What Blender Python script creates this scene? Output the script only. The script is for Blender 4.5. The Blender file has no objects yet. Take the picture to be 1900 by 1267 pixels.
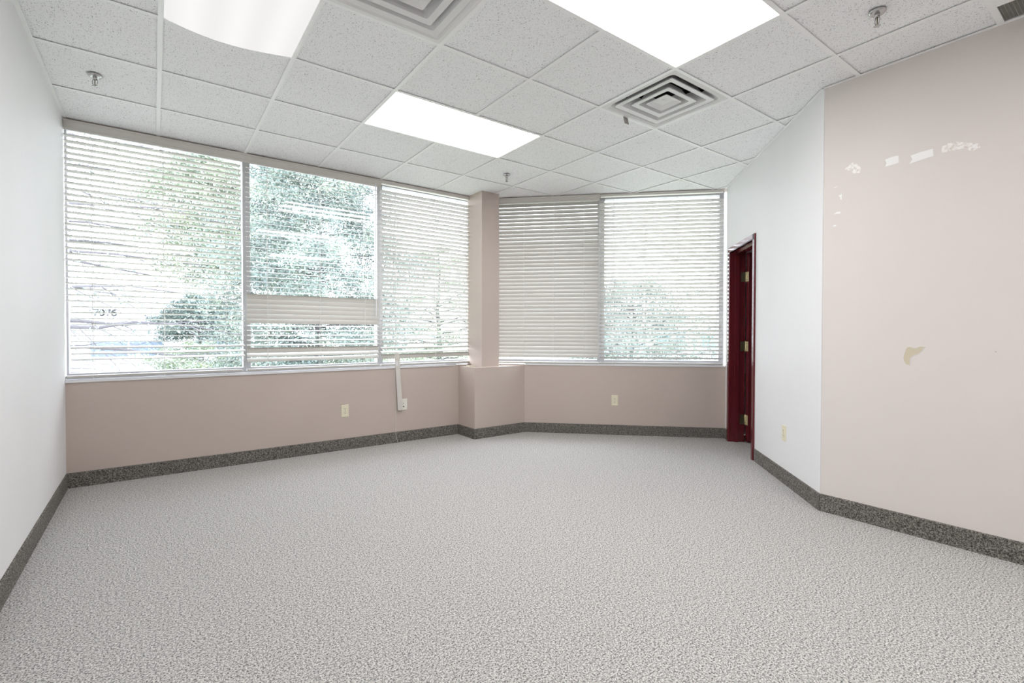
import bpy, bmesh, math, random
import numpy as np
from mathutils import Matrix, Vector

scene = bpy.context.scene
COL = scene.collection
R = math.radians

# ------------------------------------------------------------------ camera
CAM_Z = 1.1405
H = 2.687                      # ceiling height
YAW, PITCH, ROLL, FPX, V0 = R(36.294), R(0.817), R(0.072), 904.393, 629.626
cd = bpy.data.cameras.new('camera')
cam = bpy.data.objects.new('camera', cd)
COL.objects.link(cam)
cy, sy = math.cos(YAW), math.sin(YAW)
_r = Vector((cy, -sy, 0)); _f = Vector((sy, cy, 0)); _u = Vector((0, 0, 1))
_f2 = math.cos(PITCH) * _f - math.sin(PITCH) * _u
_u2 = math.sin(PITCH) * _f + math.cos(PITCH) * _u
_r3 = math.cos(ROLL) * _r + math.sin(ROLL) * _u2
_u3 = -math.sin(ROLL) * _r + math.cos(ROLL) * _u2
cam.matrix_world = Matrix(((_r3.x, _u3.x, -_f2.x, 0), (_r3.y, _u3.y, -_f2.y, 0),
                           (_r3.z, _u3.z, -_f2.z, CAM_Z), (0, 0, 0, 1)))
cd.sensor_fit = 'HORIZONTAL'
cd.sensor_width = 36.0
cd.lens = FPX / 1900 * 36.0
cd.shift_y = -(633.5 - V0) / 1900
cd.clip_start = 0.05
cd.clip_end = 500
scene.camera = cam

# ------------------------------------------------------------------ sky, exposure
SKY = 5.0
LENS_ON = 5.2
world = bpy.data.worlds.new('overcast_sky')
scene.world = world
world.use_nodes = True
bg = world.node_tree.nodes['Background']
bg.inputs[0].default_value = (0.885, 0.93, 1.0, 1)
bg.inputs[1].default_value = SKY
vs = scene.view_settings
vs.view_transform = 'Standard'
vs.look = 'None'
vs.gamma = 1.0
vs.exposure = 1.13
vs.use_curve_mapping = False
scene.cycles.max_bounces = 6
scene.cycles.diffuse_bounces = 5
scene.cycles.transparent_max_bounces = 6
scene.cycles.use_denoising = True
scene.cycles.use_light_tree = False
scene.cycles.use_adaptive_sampling = True
scene.cycles.adaptive_threshold = 0.04
scene.cycles.caustics_reflective = False
scene.cycles.caustics_refractive = False
scene.cycles.sample_clamp_indirect = 6.0

# ------------------------------------------------------------------ materials
MATS = {}

def mat(name, col, rough=0.6, metal=0.0, spec=0.5):
    m = bpy.data.materials.new(name)
    m.use_nodes = True
    b = m.node_tree.nodes['Principled BSDF']
    b.inputs['Base Color'].default_value = (*col, 1)
    b.inputs['Roughness'].default_value = rough
    b.inputs['Metallic'].default_value = metal
    b.inputs['Specular IOR Level'].default_value = spec
    MATS[name] = m
    return m

def nd(m, typ, **kw):
    n = m.node_tree.nodes.new(typ)
    for k, v in kw.items():
        setattr(n, k, v)
    return n

def lk(m, a, b):
    m.node_tree.links.new(a, b)

def ramp(m, stops, interp='LINEAR'):
    n = nd(m, 'ShaderNodeValToRGB')
    n.color_ramp.interpolation = interp
    e = n.color_ramp.elements
    while len(e) < len(stops):
        e.new(0.5)
    for i, (p, c) in enumerate(stops):
        e[i].position = p
        e[i].color = (*c, 1)
    return n

def bump(m, src, strength, dist=0.002):
    b = nd(m, 'ShaderNodeBump')
    b.inputs['Strength'].default_value = strength
    b.inputs['Distance'].default_value = dist
    lk(m, src, b.inputs['Height'])
    lk(m, b.outputs[0], m.node_tree.nodes['Principled BSDF'].inputs['Normal'])

def pos(m, scale=(1, 1, 1)):
    g = nd(m, 'ShaderNodeNewGeometry')
    mp = nd(m, 'ShaderNodeMapping')
    mp.inputs['Scale'].default_value = scale
    lk(m, g.outputs['Position'], mp.inputs['Vector'])
    return mp.outputs[0]

def noise(m, vec, scale, detail=2.0, rough=0.5):
    n = nd(m, 'ShaderNodeTexNoise')
    n.inputs['Scale'].default_value = scale
    n.inputs['Detail'].default_value = detail
    n.inputs['Roughness'].default_value = rough
    lk(m, vec, n.inputs['Vector'])
    return n.outputs['Fac']

def painted(name, c, var=0.03, rough=0.55):
    m = mat(name, c, rough, spec=0.35)
    v = pos(m)
    n = noise(m, v, 1.6, 2)
    lo = tuple(x * (1 - var) for x in c)
    hi = tuple(min(1, x * (1 + var)) for x in c)
    r_ = ramp(m, [(0.3, lo), (0.7, hi)])
    lk(m, n, r_.inputs[0])
    lk(m, r_.outputs[0], m.node_tree.nodes['Principled BSDF'].inputs['Base Color'])
    return m

painted('paint_white', (0.80, 0.795, 0.80), 0.015)
painted('paint_beige', (0.73, 0.675, 0.645), 0.015)
painted('paint_beige_shaded', (0.56, 0.475, 0.43), 0.02)  # deeper beige, backlit shade of the window walls and column put into the colour
mat('sill_white', (0.82, 0.82, 0.84), 0.4)
mat('frame_metal', (0.50, 0.50, 0.52), 0.45)
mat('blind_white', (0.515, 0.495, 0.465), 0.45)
mat('blind_valance', (0.66, 0.63, 0.59), 0.45)
mat('cord_white', (0.78, 0.77, 0.75), 0.7)
mat('wand_clear', (0.80, 0.82, 0.85), 0.25)
mat('tee_white', (0.97, 0.975, 0.98), 0.35)
mat('vent_white', (0.80, 0.80, 0.80), 0.4)
mat('duct_dark', (0.035, 0.033, 0.035), 0.7)
mat('chrome', (0.55, 0.54, 0.54), 0.22, 1.0)
mat('brass', (0.86, 0.76, 0.45), 0.45, 0.5)
mat('brass_dark', (0.16, 0.14, 0.09), 0.4, 0.9)
mat('door_red', (0.12, 0.012, 0.018), 0.2)
mat('outlet_ivory', (0.80, 0.75, 0.58), 0.4)
mat('plate_white', (0.82, 0.79, 0.72), 0.4)
mat('slot_dark', (0.02, 0.02, 0.018), 0.7)
mat('tape_white', (0.90, 0.89, 0.88), 0.5)
mat('bare_plaster', (0.62, 0.55, 0.42), 0.8)
mat('clip_grey', (0.42, 0.40, 0.37), 0.7)
mat('facade', (0.40, 0.395, 0.39), 0.8)
mat('facade_trim', (0.55, 0.56, 0.58), 0.7)
mat('facade_glass', (0.10, 0.13, 0.18), 0.15)
mat('facade_teal', (0.16, 0.30, 0.36), 0.15)
mat('digit_grey', (0.05, 0.052, 0.06), 0.6)
mat('asphalt', (0.33, 0.33, 0.34), 0.9)
mat('bounce_concrete', (0.68, 0.67, 0.66), 0.9)
mat('lid_dark', (0.2, 0.2, 0.2), 0.9)

# tape residue: white backing with patches torn off
m = mat('tape_residue', (0.82, 0.79, 0.77), 0.3)
v = pos(m)
n = noise(m, v, 55, 5, 0.65)
r_ = ramp(m, [(0.42, (0.70, 0.63, 0.59)), (0.56, (0.90, 0.87, 0.86))])
lk(m, n, r_.inputs[0]); lk(m, r_.outputs[0], m.node_tree.nodes['Principled BSDF'].inputs['Base Color'])
bump(m, n, 0.6, 0.003)

# acoustic tile: white with small fissures and pinholes
m = mat('acoustic_tile', (0.80, 0.81, 0.82), 0.9, spec=0.2)
a = noise(m, pos(m, (1, 2.6, 1)), 85, 2, 0.6)
b = noise(m, pos(m, (2.3, 1, 1)), 90, 2, 0.6)
c = noise(m, pos(m), 230, 1)
def thr(src, lo, hi):
    q = nd(m, 'ShaderNodeMapRange')
    q.inputs['From Min'].default_value = lo
    q.inputs['From Max'].default_value = hi
    lk(m, src, q.inputs['Value'])
    return q.outputs[0]
def mul(x, y):
    q = nd(m, 'ShaderNodeMath', operation='MULTIPLY')
    lk(m, x, q.inputs[0]); lk(m, y, q.inputs[1])
    return q.outputs[0]
fac = mul(mul(thr(a, 0.304, 0.346), thr(b, 0.304, 0.346)), thr(c, 0.26, 0.31))
r_ = ramp(m, [(0.0, (0.15, 0.15, 0.16)), (1.0, (0.955, 0.965, 0.98))])
lk(m, fac, r_.inputs[0]); lk(m, r_.outputs[0], m.node_tree.nodes['Principled BSDF'].inputs['Base Color'])

# speckled loop carpet
def carpet(name, stops, bmp):
    m = mat(name, stops[1][1], 0.95, spec=0.1)
    v = pos(m)
    n1 = noise(m, v, 170, 2, 0.8)
    n2 = noise(m, v, 95, 1, 0.6)
    r1 = ramp(m, stops)
    lk(m, n1, r1.inputs[0])
    r2 = ramp(m, [(0.36, (0.62, 0.62, 0.63)), (0.50, (1, 1, 1))])
    lk(m, n2, r2.inputs[0])
    mx = nd(m, 'ShaderNodeMixRGB', blend_type='MULTIPLY'); mx.inputs[0].default_value = 1
    lk(m, r1.outputs[0], mx.inputs[1]); lk(m, r2.outputs[0], mx.inputs[2])
    lk(m, mx.outputs[0], m.node_tree.nodes['Principled BSDF'].inputs['Base Color'])
    if bmp:
        bump(m, n1, bmp, 0.003)
carpet('carpet', [(0.37, (0.085, 0.083, 0.085)), (0.45, (0.40, 0.39, 0.382)), (0.51, (0.56, 0.545, 0.525)), (0.62, (0.78, 0.76, 0.735))], 0)
carpet('carpet_strip', [(0.36, (0.04, 0.037, 0.034)), (0.44, (0.115, 0.106, 0.098)), (0.52, (0.20, 0.186, 0.168)), (0.66, (0.40, 0.375, 0.34))], 0)

# window glass: clear with a faint mirror
m = bpy.data.materials.new('window_glass'); m.use_nodes = True; MATS['window_glass'] = m
nt = m.node_tree; nt.nodes.clear()
o_ = nd(m, 'ShaderNodeOutputMaterial'); t_ = nd(m, 'ShaderNodeBsdfTransparent'); g_ = nd(m, 'ShaderNodeBsdfGlossy')
t_.inputs[0].default_value = (0.95, 0.96, 0.965, 1); g_.inputs['Roughness'].default_value = 0.02
x_ = nd(m, 'ShaderNodeMixShader'); x_.inputs[0].default_value = 0.05
lk(m, t_.outputs[0], x_.inputs[1]); lk(m, g_.outputs[0], x_.inputs[2]); lk(m, x_.outputs[0], o_.inputs[0])

# fluorescent lens: lit by three tubes running along its length (object X)
def lens_mat(name, lo, hi, axis):
    m = bpy.data.materials.new(name); m.use_nodes = True; MATS[name] = m
    nt = m.node_tree; nt.nodes.clear()
    o_ = nd(m, 'ShaderNodeOutputMaterial'); e_ = nd(m, 'ShaderNodeEmission')
    tc = nd(m, 'ShaderNodeTexCoord'); sp = nd(m, 'ShaderNodeSeparateXYZ')
    lk(m, tc.outputs['Object'], sp.inputs[0])
    mu = nd(m, 'ShaderNodeMath', operation='MULTIPLY'); mu.inputs[1].default_value = 2 * math.pi / 0.19
    lk(m, sp.outputs[axis], mu.inputs[0])
    co = nd(m, 'ShaderNodeMath', operation='COSINE'); lk(m, mu.outputs[0], co.inputs[0])
    mr = nd(m, 'ShaderNodeMapRange')
    mr.inputs['From Min'].default_value = -1; mr.inputs['From Max'].default_value = 1
    mr.inputs['To Min'].default_value = lo; mr.inputs['To Max'].default_value = hi
    lk(m, co.outputs[0], mr.inputs['Value'])
    e_.inputs[0].default_value = (1.0, 0.985, 0.965, 1)
    lk(m, mr.outputs[0], e_.inputs[1]); lk(m, e_.outputs[0], o_.inputs[0])
lens_mat('lens_lit', LENS_ON * 0.93, LENS_ON * 1.07, 1)
lens_mat('lens_lit_turned', LENS_ON * 0.93, LENS_ON * 1.07, 0)
lens_mat('lens_dim', 0.41, 0.44, 0)

def leafy(name, c1, c2, c3, scale=1.2):
    m = mat(name, c1, 0.7, spec=0.2)
    v = pos(m)
    n = noise(m, v, scale, 2, 0.7)
    r_ = ramp(m, [(0.3, c1), (0.5, c2), (0.72, c3)])
    lk(m, n, r_.inputs[0])
    p = m.node_tree.nodes['Principled BSDF']
    lk(m, r_.outputs[0], p.inputs['Base Color'])
leafy('leaf_blue', (0.145, 0.19, 0.195), (0.205, 0.255, 0.235), (0.30, 0.345, 0.265))
leafy('leaf_green', (0.18, 0.23, 0.20), (0.27, 0.32, 0.24), (0.37, 0.41, 0.28))
leafy('leaf_dark', (0.06, 0.09, 0.10), (0.09, 0.13, 0.125), (0.15, 0.18, 0.15))
leafy('grass', (0.16, 0.20, 0.13), (0.21, 0.25, 0.16), (0.27, 0.27, 0.21), 0.6)
mat('bark', (0.10, 0.095, 0.105), 0.9)

# ------------------------------------------------------------------ mesh helpers
def link(o, parent=None):
    COL.objects.link(o)
    if parent is not None:
        o.parent = parent
    return o

def empty(name, loc=(0, 0, 0), rz=0.0):
    o = bpy.data.objects.new(name, None)
    o.empty_display_size = 0.1
    o.location = loc
    o.rotation_euler = (0, 0, rz)
    COL.objects.link(o)
    return o

def tag(o, label, cat, group=None):
    o['label'] = label
    o['category'] = cat
    if group:
        o['group'] = group
    return o

def struct(o):
    o['kind'] = 'structure'
    return o

class MB:
    def __init__(self):
        self.v, self.f = [], []
    def poly(self, verts, faces):
        k = len(self.v)
        self.v += [tuple(p) for p in verts]
        self.f += [tuple(k + i for i in f) for f in faces]
        return self
    def box(self, x0, x1, y0, y1, z0, z1):
        return self.poly([(x0, y0, z0), (x1, y0, z0), (x1, y1, z0), (x0, y1, z0),
                          (x0, y0, z1), (x1, y0, z1), (x1, y1, z1), (x0, y1, z1)],
                         [(3, 2, 1, 0), (4, 5, 6, 7), (0, 1, 5, 4), (1, 2, 6, 5), (2, 3, 7, 6), (3, 0, 4, 7)])
    def bevbox(self, x0, x1, y0, y1, z0, z1, b, axis='y-'):
        """box whose front face (local -y) has a chamfered rim of width b"""
        return self.poly([(x0, y1, z0), (x1, y1, z0), (x1, y1, z1), (x0, y1, z1),
                          (x0, y0 + b, z0), (x1, y0 + b, z0), (x1, y0 + b, z1), (x0, y0 + b, z1),
                          (x0 + b, y0, z0 + b), (x1 - b, y0, z0 + b), (x1 - b, y0, z1 - b), (x0 + b, y0, z1 - b)],
                         [(0, 3, 2, 1), (0, 1, 5, 4), (1, 2, 6, 5), (2, 3, 7, 6), (3, 0, 4, 7),
                          (4, 5, 9, 8), (5, 6, 10, 9), (6, 7, 11, 10), (7, 4, 8, 11), (8, 9, 10, 11)])
    def prism(self, pts, z0, z1):
        n = len(pts)
        return self.poly([(p[0], p[1], z0) for p in pts] + [(p[0], p[1], z1) for p in pts],
                         [tuple(range(n - 1, -1, -1)), tuple(range(n, 2 * n))] +
                         [(i, (i + 1) % n, n + (i + 1) % n, n + i) for i in range(n)])
    def lathe(self, prof, n=20, c=(0, 0, 0)):
        k = len(prof); vs_ = []; fs = []
        for i in range(n):
            a = 2 * math.pi * i / n
            for (rr, z) in prof:
                vs_.append((c[0] + rr * math.cos(a), c[1] + rr * math.sin(a), c[2] + z))
        for i in range(n):
            j = (i + 1) % n
            for q in range(k - 1):
                fs.append((i * k + q, j * k + q, j * k + q + 1, i * k + q + 1))
        return self.poly(vs_, fs)
    def tube(self, pts, r, n=6, r1=None):
        pts = [Vector(p) for p in pts]; L = len(pts); vs_ = []; fs = []
        for i, p in enumerate(pts):
            t = (pts[min(i + 1, L - 1)] - pts[max(i - 1, 0)])
            t = t.normalized() if t.length > 1e-9 else Vector((0, 0, 1))
            a = t.orthogonal().normalized() if abs(t.z) > 0.9 else t.cross(Vector((0, 0, 1))).normalized()
            b = t.cross(a)
            rr = r if r1 is None else r + (r1 - r) * i / max(1, L - 1)
            for k in range(n):
                w = 2 * math.pi * k / n
                q = p + a * (rr * math.cos(w)) + b * (rr * math.sin(w))
                vs_.append(tuple(q))
        for i in range(L - 1):
            for k in range(n):
                fs.append((i * n + k, i * n + (k + 1) % n, (i + 1) * n + (k + 1) % n, (i + 1) * n + k))
        fs.append(tuple(range(n - 1, -1, -1))); fs.append(tuple((L - 1) * n + k for k in range(n)))
        return self.poly(vs_, fs)
    def mesh(self, name, m, smooth=False):
        me = bpy.data.meshes.new(name)
        me.from_pydata(self.v, [], self.f)
        bm = bmesh.new(); bm.from_mesh(me)
        bmesh.ops.recalc_face_normals(bm, faces=bm.faces)
        bm.to_mesh(me); bm.free()
        me.materials.append(MATS[m])
        if smooth:
            me.polygons.foreach_set('use_smooth', [True] * len(me.polygons))
        me.update()
        return me
    def build(self, name, m, parent=None, smooth=False, loc=None):
        o = bpy.data.objects.new(name, self.mesh(name, m, smooth))
        link(o, parent)
        if loc is not None:
            o.location = loc
        return o

def fast_mesh(name, V, F, m):
    """V (n,3) float array, F (m,4) int array of quads"""
    me = bpy.data.meshes.new(name)
    me.vertices.add(len(V)); me.vertices.foreach_set('co', np.asarray(V, np.float32).ravel())
    me.loops.add(F.size); me.loops.foreach_set('vertex_index', F.ravel().astype(np.int32))
    me.polygons.add(len(F))
    me.polygons.foreach_set('loop_start', np.arange(0, F.size, 4, dtype=np.int32))
    me.update(calc_edges=True)
    me.materials.append(MATS[m])
    return me

# ------------------------------------------------------------------ plan of the room
XL = -0.522            # left wall
YW = 4.765             # window wall
X4 = 3.441             # right beige wall
YB = -4.2              # wall behind the camera
S2 = math.sqrt(0.5)
P12 = (3.0765, 4.765)  # window wall meets the chamfer window wall (behind the column)
P23 = (4.970, 2.8715)  # chamfer wall meets the white wall with the door
P34 = (3.441, 1.336)   # white wall meets the beige wall
LEN2 = 2.678           # length of chamfer wall in its own frame
SILL = 0.770
# frames: local x runs along the wall (to the right), local y points out of the room
F1 = ((XL, YW, 0), 0.0)
F2 = ((P12[0], P12[1], 0), -math.pi / 4)
# door wall: local x from the window corner towards the camera, local y out of the room
F3 = ((P23[0], P23[1], 0), -3 * math.pi / 4)
LEN3 = math.hypot(P23[0] - P34[0], P23[1] - P34[1])

def place(o, F):
    o.location = F[0]; o.rotation_euler = (0, 0, F[1])
    return o

OUT = 0.20             # thickness of the outer wall below the windows
# floor
fl = MB().prism([(XL - .1, YB - .1), (X4 + .1, YB - .1), (X4 + .1, P34[1] - .05), (P23[0] + .1, P23[1]),
                 (P12[0] + .1, YW + .1), (XL - .1, YW + .1)], -0.12, 0.0).build('floor', 'carpet')
struct(fl)

# walls
struct(MB().box(XL - .12, XL, YB - .12, YW + .28, 0, H + .3).build('wall_left', 'paint_white'))
struct(MB().box(XL, X4 + .12, YB - .12, YB, 0, H + .3).build('wall_back', 'paint_white'))
struct(MB().box(X4, X4 + .12, YB, P34[1] - .05, 0, H + .3).poly(
    [(X4, P34[1] - .05, 0), (X4 + .12, P34[1] - .05, 0), (X4, P34[1], 0),
     (X4, P34[1] - .05, H + .3), (X4 + .12, P34[1] - .05, H + .3), (X4, P34[1], H + .3)],
    [(2, 1, 0), (3, 4, 5), (0, 3, 5, 2), (1, 2, 5, 4), (0, 1, 4, 3)]).build('wall_right', 'paint_beige'))
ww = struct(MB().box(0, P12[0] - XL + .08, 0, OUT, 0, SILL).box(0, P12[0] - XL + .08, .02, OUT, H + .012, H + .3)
            .build('wall_window', 'paint_beige_shaded')); place(ww, F1)
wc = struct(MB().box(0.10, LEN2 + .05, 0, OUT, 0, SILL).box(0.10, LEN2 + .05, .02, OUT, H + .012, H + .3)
            .build('wall_chamfer', 'paint_beige_shaded')); place(wc, F2)

# door wall with its opening
D0, D1, DT = 0.150, 0.890, 1.985        # clear opening in the wall's own frame
WT = 0.13
wd = struct(MB().box(0, D0, 0, WT, 0, H + .3).box(D1, LEN3, 0, WT, 0, H + .3).box(D0, D1, 0, WT, DT, H + .3)
            .build('wall_door', 'paint_white')); place(wd, F3)

# column and the wider box at its foot
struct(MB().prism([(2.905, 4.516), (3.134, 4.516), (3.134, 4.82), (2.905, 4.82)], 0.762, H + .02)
       .build('wall_column', 'paint_beige_shaded'))
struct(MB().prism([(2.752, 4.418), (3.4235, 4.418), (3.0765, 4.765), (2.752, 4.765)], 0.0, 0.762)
       .build('wall_column_box', 'paint_beige_shaded'))

# carpet baseboards
BH, BT = 0.110, 0.009
def base(name, F, x0, x1):
    b = MB().poly([(x0, 0, 0), (x1, 0, 0), (x1, -BT, 0), (x0, -BT, 0),
                   (x0, 0, BH), (x1, 0, BH), (x1, -BT, BH - .004), (x0, -BT, BH - .004)],
                  [(3, 2, 1, 0), (4, 5, 6, 7), (0, 1, 5, 4), (1, 2, 6, 5), (2, 3, 7, 6), (3, 0, 4, 7)]).build(name, 'carpet_strip')
    place(b, F); struct(b)
    return b
base('baseboard_window', F1, 0, 2.752 - XL)
base('baseboard_left', ((XL, YB, 0), math.pi / 2), 0, YW - YB)
base('baseboard_column_side', ((2.752, YW, 0), -math.pi / 2), 0, YW - 4.418 + BT)
base('baseboard_column', ((2.752, 4.418, 0), 0), 0, 3.4235 - 2.752)
base('baseboard_chamfer', F2, 0.489, LEN2)
base('baseboard_door_corner', F3, 0, 0.098)
base('baseboard_door', F3, 0.942, LEN3 + .004)
base('baseboard_right', ((P34[0], P34[1], 0), -math.pi / 2), 0, P34[1] - YB)
base('baseboard_back', ((X4, YB, 0), math.pi), 0, X4 - XL)

# closed, unlit room behind the door wall
def shell(name, x0, x1, y0, y1, z0, z1):
    o = struct(MB().box(x0, x1, y0, y1, z0, z1).build(name, 'paint_white')); place(o, F3); return o
shell('wall_next_room_back', -0.30, 1.75, 1.20, 1.28, 0, H + .3)
shell('wall_next_room_window_side', -0.30, -0.22, WT, 1.20, 0, H + .3)
shell('wall_next_room_far_side', 1.67, 1.75, WT, 1.20, 0, H + .3)
shell('wall_next_room_stub', -0.22, 0.0, 0.05, WT, 0, H + .3)
shell('ceiling_next_room', -0.22, 1.67, WT, 1.20, H, H + .05)
nf = struct(MB().box(-0.22, 1.67, 0.02, 1.20, -.02, 0.0).build('floor_next_room', 'carpet')); place(nf, F3)
nf.location.z = -0.001

# unseen lid above the suspended ceiling, added to block sky light
struct(MB().prism([(XL - .12, YB - .12), (X4 + .12, YB - .12), (X4 + .12, P34[1] - .05), (P23[0] + 1.0, P23[1] - .9),
                   (P23[0] + .2, P23[1] + .05), (P12[0] + .15, YW + .2), (XL - .12, YW + .2)], H + .3, H + .42).build('light_block_lid', 'lid_dark'))

# ------------------------------------------------------------------ suspended ceiling
T = 0.6096
GX = [-0.572 + i * T for i in range(0, 11)]
GY = [4.196 + T - j * T for j in range(0, 17)]
ROOM = [(XL, YB), (X4, YB), P34, (P23[0] + .014, P23[1] + .014), (P12[0] + .008, YW + .02), (XL, YW + .02)]

def clip(poly, x0, x1, y0, y1):
    for ax, val, sgn in ((0, x0, 1), (0, x1, -1), (1, y0, 1), (1, y1, -1)):
        out = []
        for i in range(len(poly)):
            a, b = poly[i], poly[(i + 1) % len(poly)]
            da, db = sgn * (a[ax] - val), sgn * (b[ax] - val)
            if da >= 0:
                out.append(a)
            if (da >= 0) != (db >= 0):
                t = da / (da - db)
                out.append((a[0] + t * (b[0] - a[0]), a[1] + t * (b[1] - a[1])))
        poly = out
        if not poly:
            return []
    res = []
    for p in poly:
        if not res or math.hypot(p[0] - res[-1][0], p[1] - res[-1][1]) > 1e-4:
            res.append(p)
    if len(res) > 2 and math.hypot(res[0][0] - res[-1][0], res[0][1] - res[-1][1]) < 1e-4:
        res.pop()
    return res if len(res) > 2 else []

def area(p):
    return abs(sum(p[i][0] * p[(i + 1) % len(p)][1] - p[(i + 1) % len(p)][0] * p[i][1] for i in range(len(p)))) / 2

ceil = struct(empty('ceiling', (0, 0, H)))
# cells taken by fixtures: (column between GX[i], GX[i+1]; row between GY[j+1] (near) and GY[j] (far))
# GY index: 0 -> 4.806, 1 -> 4.196 (a), 2 -> 3.586 (b), 3 -> 2.977 (c), 4 -> 2.367 (d), 5 -> 1.757 (e), 6 -> 1.148 (f), 7 -> .538 (g)
TAKEN = {(3, 2), (4, 2),            # lit troffer near the windows
         (3, 5), (4, 5),            # lit troffer top centre
         (1, 3), (1, 4),            # troffer with sagging lens
         (2, 4), (5, 4),            # two diffusers
         (6, 7),                    # egg-crate grille
         (1, 9), (1, 10), (4, 9), (5, 9)}   # unseen troffers behind the camera, added as fill light
full_tile = None
G = 0.0025
for i in range(len(GX) - 1):
    for j in range(len(GY) - 1):
        if (i, j) in TAKEN:
            continue
        x0, x1, y1, y0 = GX[i] + G, GX[i + 1] - G, GY[j] - G, GY[j + 1] + G
        p = clip(ROOM, x0, x1, y0, y1)
        if not p or area(p) < 0.0015:
            continue
        if area(p) > (T - 2 * G) ** 2 * 0.999:
            if full_tile is None:
                h_ = T / 2 - G
                full_tile = MB().prism([(-h_, -h_), (h_, -h_), (h_, h_), (-h_, h_)], 0.007, 0.022).mesh('ceiling_tile', 'acoustic_tile')
            o = bpy.data.objects.new('ceiling_tile', full_tile)
            link(o, ceil); o.location = ((x0 + x1) / 2, (y0 + y1) / 2, 0)
        else:
            MB().prism(p, 0.007, 0.022).build('ceiling_tile', 'acoustic_tile', ceil)
# main tees run away from the camera (constant X), cross tees between them
TW = 0.012
def yspan(x):
    """room extent in Y at a given X"""
    lo = YB
    if x > X4:
        lo = x - (P34[0] - P34[1]) + .0
    hi = YW + .02
    if x + hi > P12[0] + P12[1]:
        hi = min(hi, P12[0] + P12[1] + .02 - x)
    return lo, hi
for i, x in enumerate(GX[1:-1], 1):
    lo, hi = yspan(x)
    if hi - lo < 0.05:
        continue
    # interrupted where a fixture spans across it
    cuts = []
    for (a_, b_) in ((3, 2), (3, 5), (4, 9)):
        if i == a_ + 1:
            cuts.append((GY[b_ + 1] + TW, GY[b_] - TW))
    segs = [(lo, hi)]
    for c0, c1 in cuts:
        ns = []
        for s0, s1 in segs:
            if c0 > s0 and c1 < s1:
                ns += [(s0, c0), (c1, s1)]
            else:
                ns.append((s0, s1))
        segs = ns
    for s0, s1 in segs:
        MB().box(x - TW, x + TW, s0 + .001, s1 - .001, 0.0, 0.0025).build('ceiling_tee', 'tee_white', ceil)
def xspan(y):
    lo = XL
    hi = X4 if y < P34[1] else min(y + P34[0] - P34[1], P12[0] + P12[1] + .02 - y)
    return lo, hi
for j, y in enumerate(GY[1:-1], 1):
    lo, hi = xspan(y)
    xs = [lo] + [g for g in GX if lo + .02 < g < hi - .02] + [hi]
    for a_, b_ in zip(xs[:-1], xs[1:]):
        mid = (a_ + b_) / 2
        i = int((mid - GX[0]) // T)
        if (i, j) in TAKEN and (i, j - 1) in TAKEN and i == 1:
            continue
        A = a_ + (TW if a_ > lo else .001); B = b_ - (TW if b_ < hi else .001)
        MB().box(A, B, y - TW, y + TW, 0.0004, 0.0026).build('ceiling_tee', 'tee_white', ceil)
# wall angle trim
def angle(p, q):
    d = Vector((q[0] - p[0], q[1] - p[1], 0)); L = d.length
    o = MB().box(0, L, -0.020, 0.0, 0.0, 0.0022).build('ceiling_wall_angle', 'tee_white', ceil)
    o.location = (p[0], p[1], -0.0006); o.rotation_euler = (0, 0, math.atan2(d.y, d.x))
angle((XL, YB), (XL, YW))
for o in [o for o in ceil.children if o.name.startswith('ceiling_wall_angle')]:
    o.rotation_euler = (0, 0, math.pi / 2); o.scale = (1, 1, 1)
angle((P23[0], P23[1]), (P34[0], P34[1]))
angle((P34[0], P34[1]), (X4, YB))

# ------------------------------------------------------------------ troffers
def troffer(cx, cy, lx, ly, lens, label, sag=False):
    t = tag(empty('ceiling_light', (cx, cy, H)), label, 'ceiling light')
    hx, hy = lx / 2 - G, ly / 2 - G
    w = 0.010
    MB().box(-hx, -hx + w, -hy, hy, 0.003, 0.09).box(hx - w, hx, -hy, hy, 0.003, 0.09) \
        .box(-hx + w, hx - w, -hy, -hy + w, 0.003, 0.09).box(-hx + w, hx - w, hy - w, hy, 0.003, 0.09) \
        .box(-hx, hx, -hy, hy, 0.09, 0.094).build('housing', 'tee_white', t)
    nx, ny = (2, 2) if not sag else (24, 32)
    vs_, fs = [], []
    for a in range(nx + 1):
        for b in range(ny + 1):
            x = -hx + w + (2 * hx - 2 * w) * a / nx
            y = -hy + w + (2 * hy - 2 * w) * b / ny
            z = 0.006
            if sag:
                # far short edge has dropped out of its frame and bows down towards its left half
                u = a / nx; q = b / ny
                z = -0.002 - 0.040 * (math.sin(math.pi * min(1, u * 1.02)) ** 0.9) * (1.0 - 0.35 * u) * (0.25 + 0.75 * q ** 1.5)
            vs_.append((x, y, z))
    for a in range(nx):
        for b in range(ny):
            k = a * (ny + 1) + b
            fs.append((k, k + 1, k + ny + 2, k + ny + 1))
    n = len(vs_)
    mb = MB().poly(vs_, fs)
    mb.poly([(p[0], p[1], p[2] + .0025) for p in vs_], fs)
    o = mb.build('lens', lens, t, smooth=sag)
    return t
cxy = lambda i0, i1, j0, j1: ((GX[i0] + GX[i1]) / 2, (GY[j0] + GY[j1]) / 2)
troffer(*cxy(3, 5, 2, 3), 2 * T, T, 'lens_lit', 'lit fluorescent ceiling panel nearest the windows, its lens flush in the grid')
troffer(*cxy(3, 5, 5, 6), 2 * T, T, 'lens_lit', 'lit fluorescent ceiling panel beside the small square vent, tube streaks showing in its lens')
troffer(*cxy(1, 2, 3, 5), T, 2 * T, 'lens_dim', 'fluorescent ceiling panel with a loose white lens sagging out of its frame', sag=True)
troffer(*cxy(1, 2, 9, 11), T, 2 * T, 'lens_lit_turned', 'added fill light panel unseen behind the camera, long side along the left wall')  # this panel and the next are added out of view to brighten the room
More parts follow.
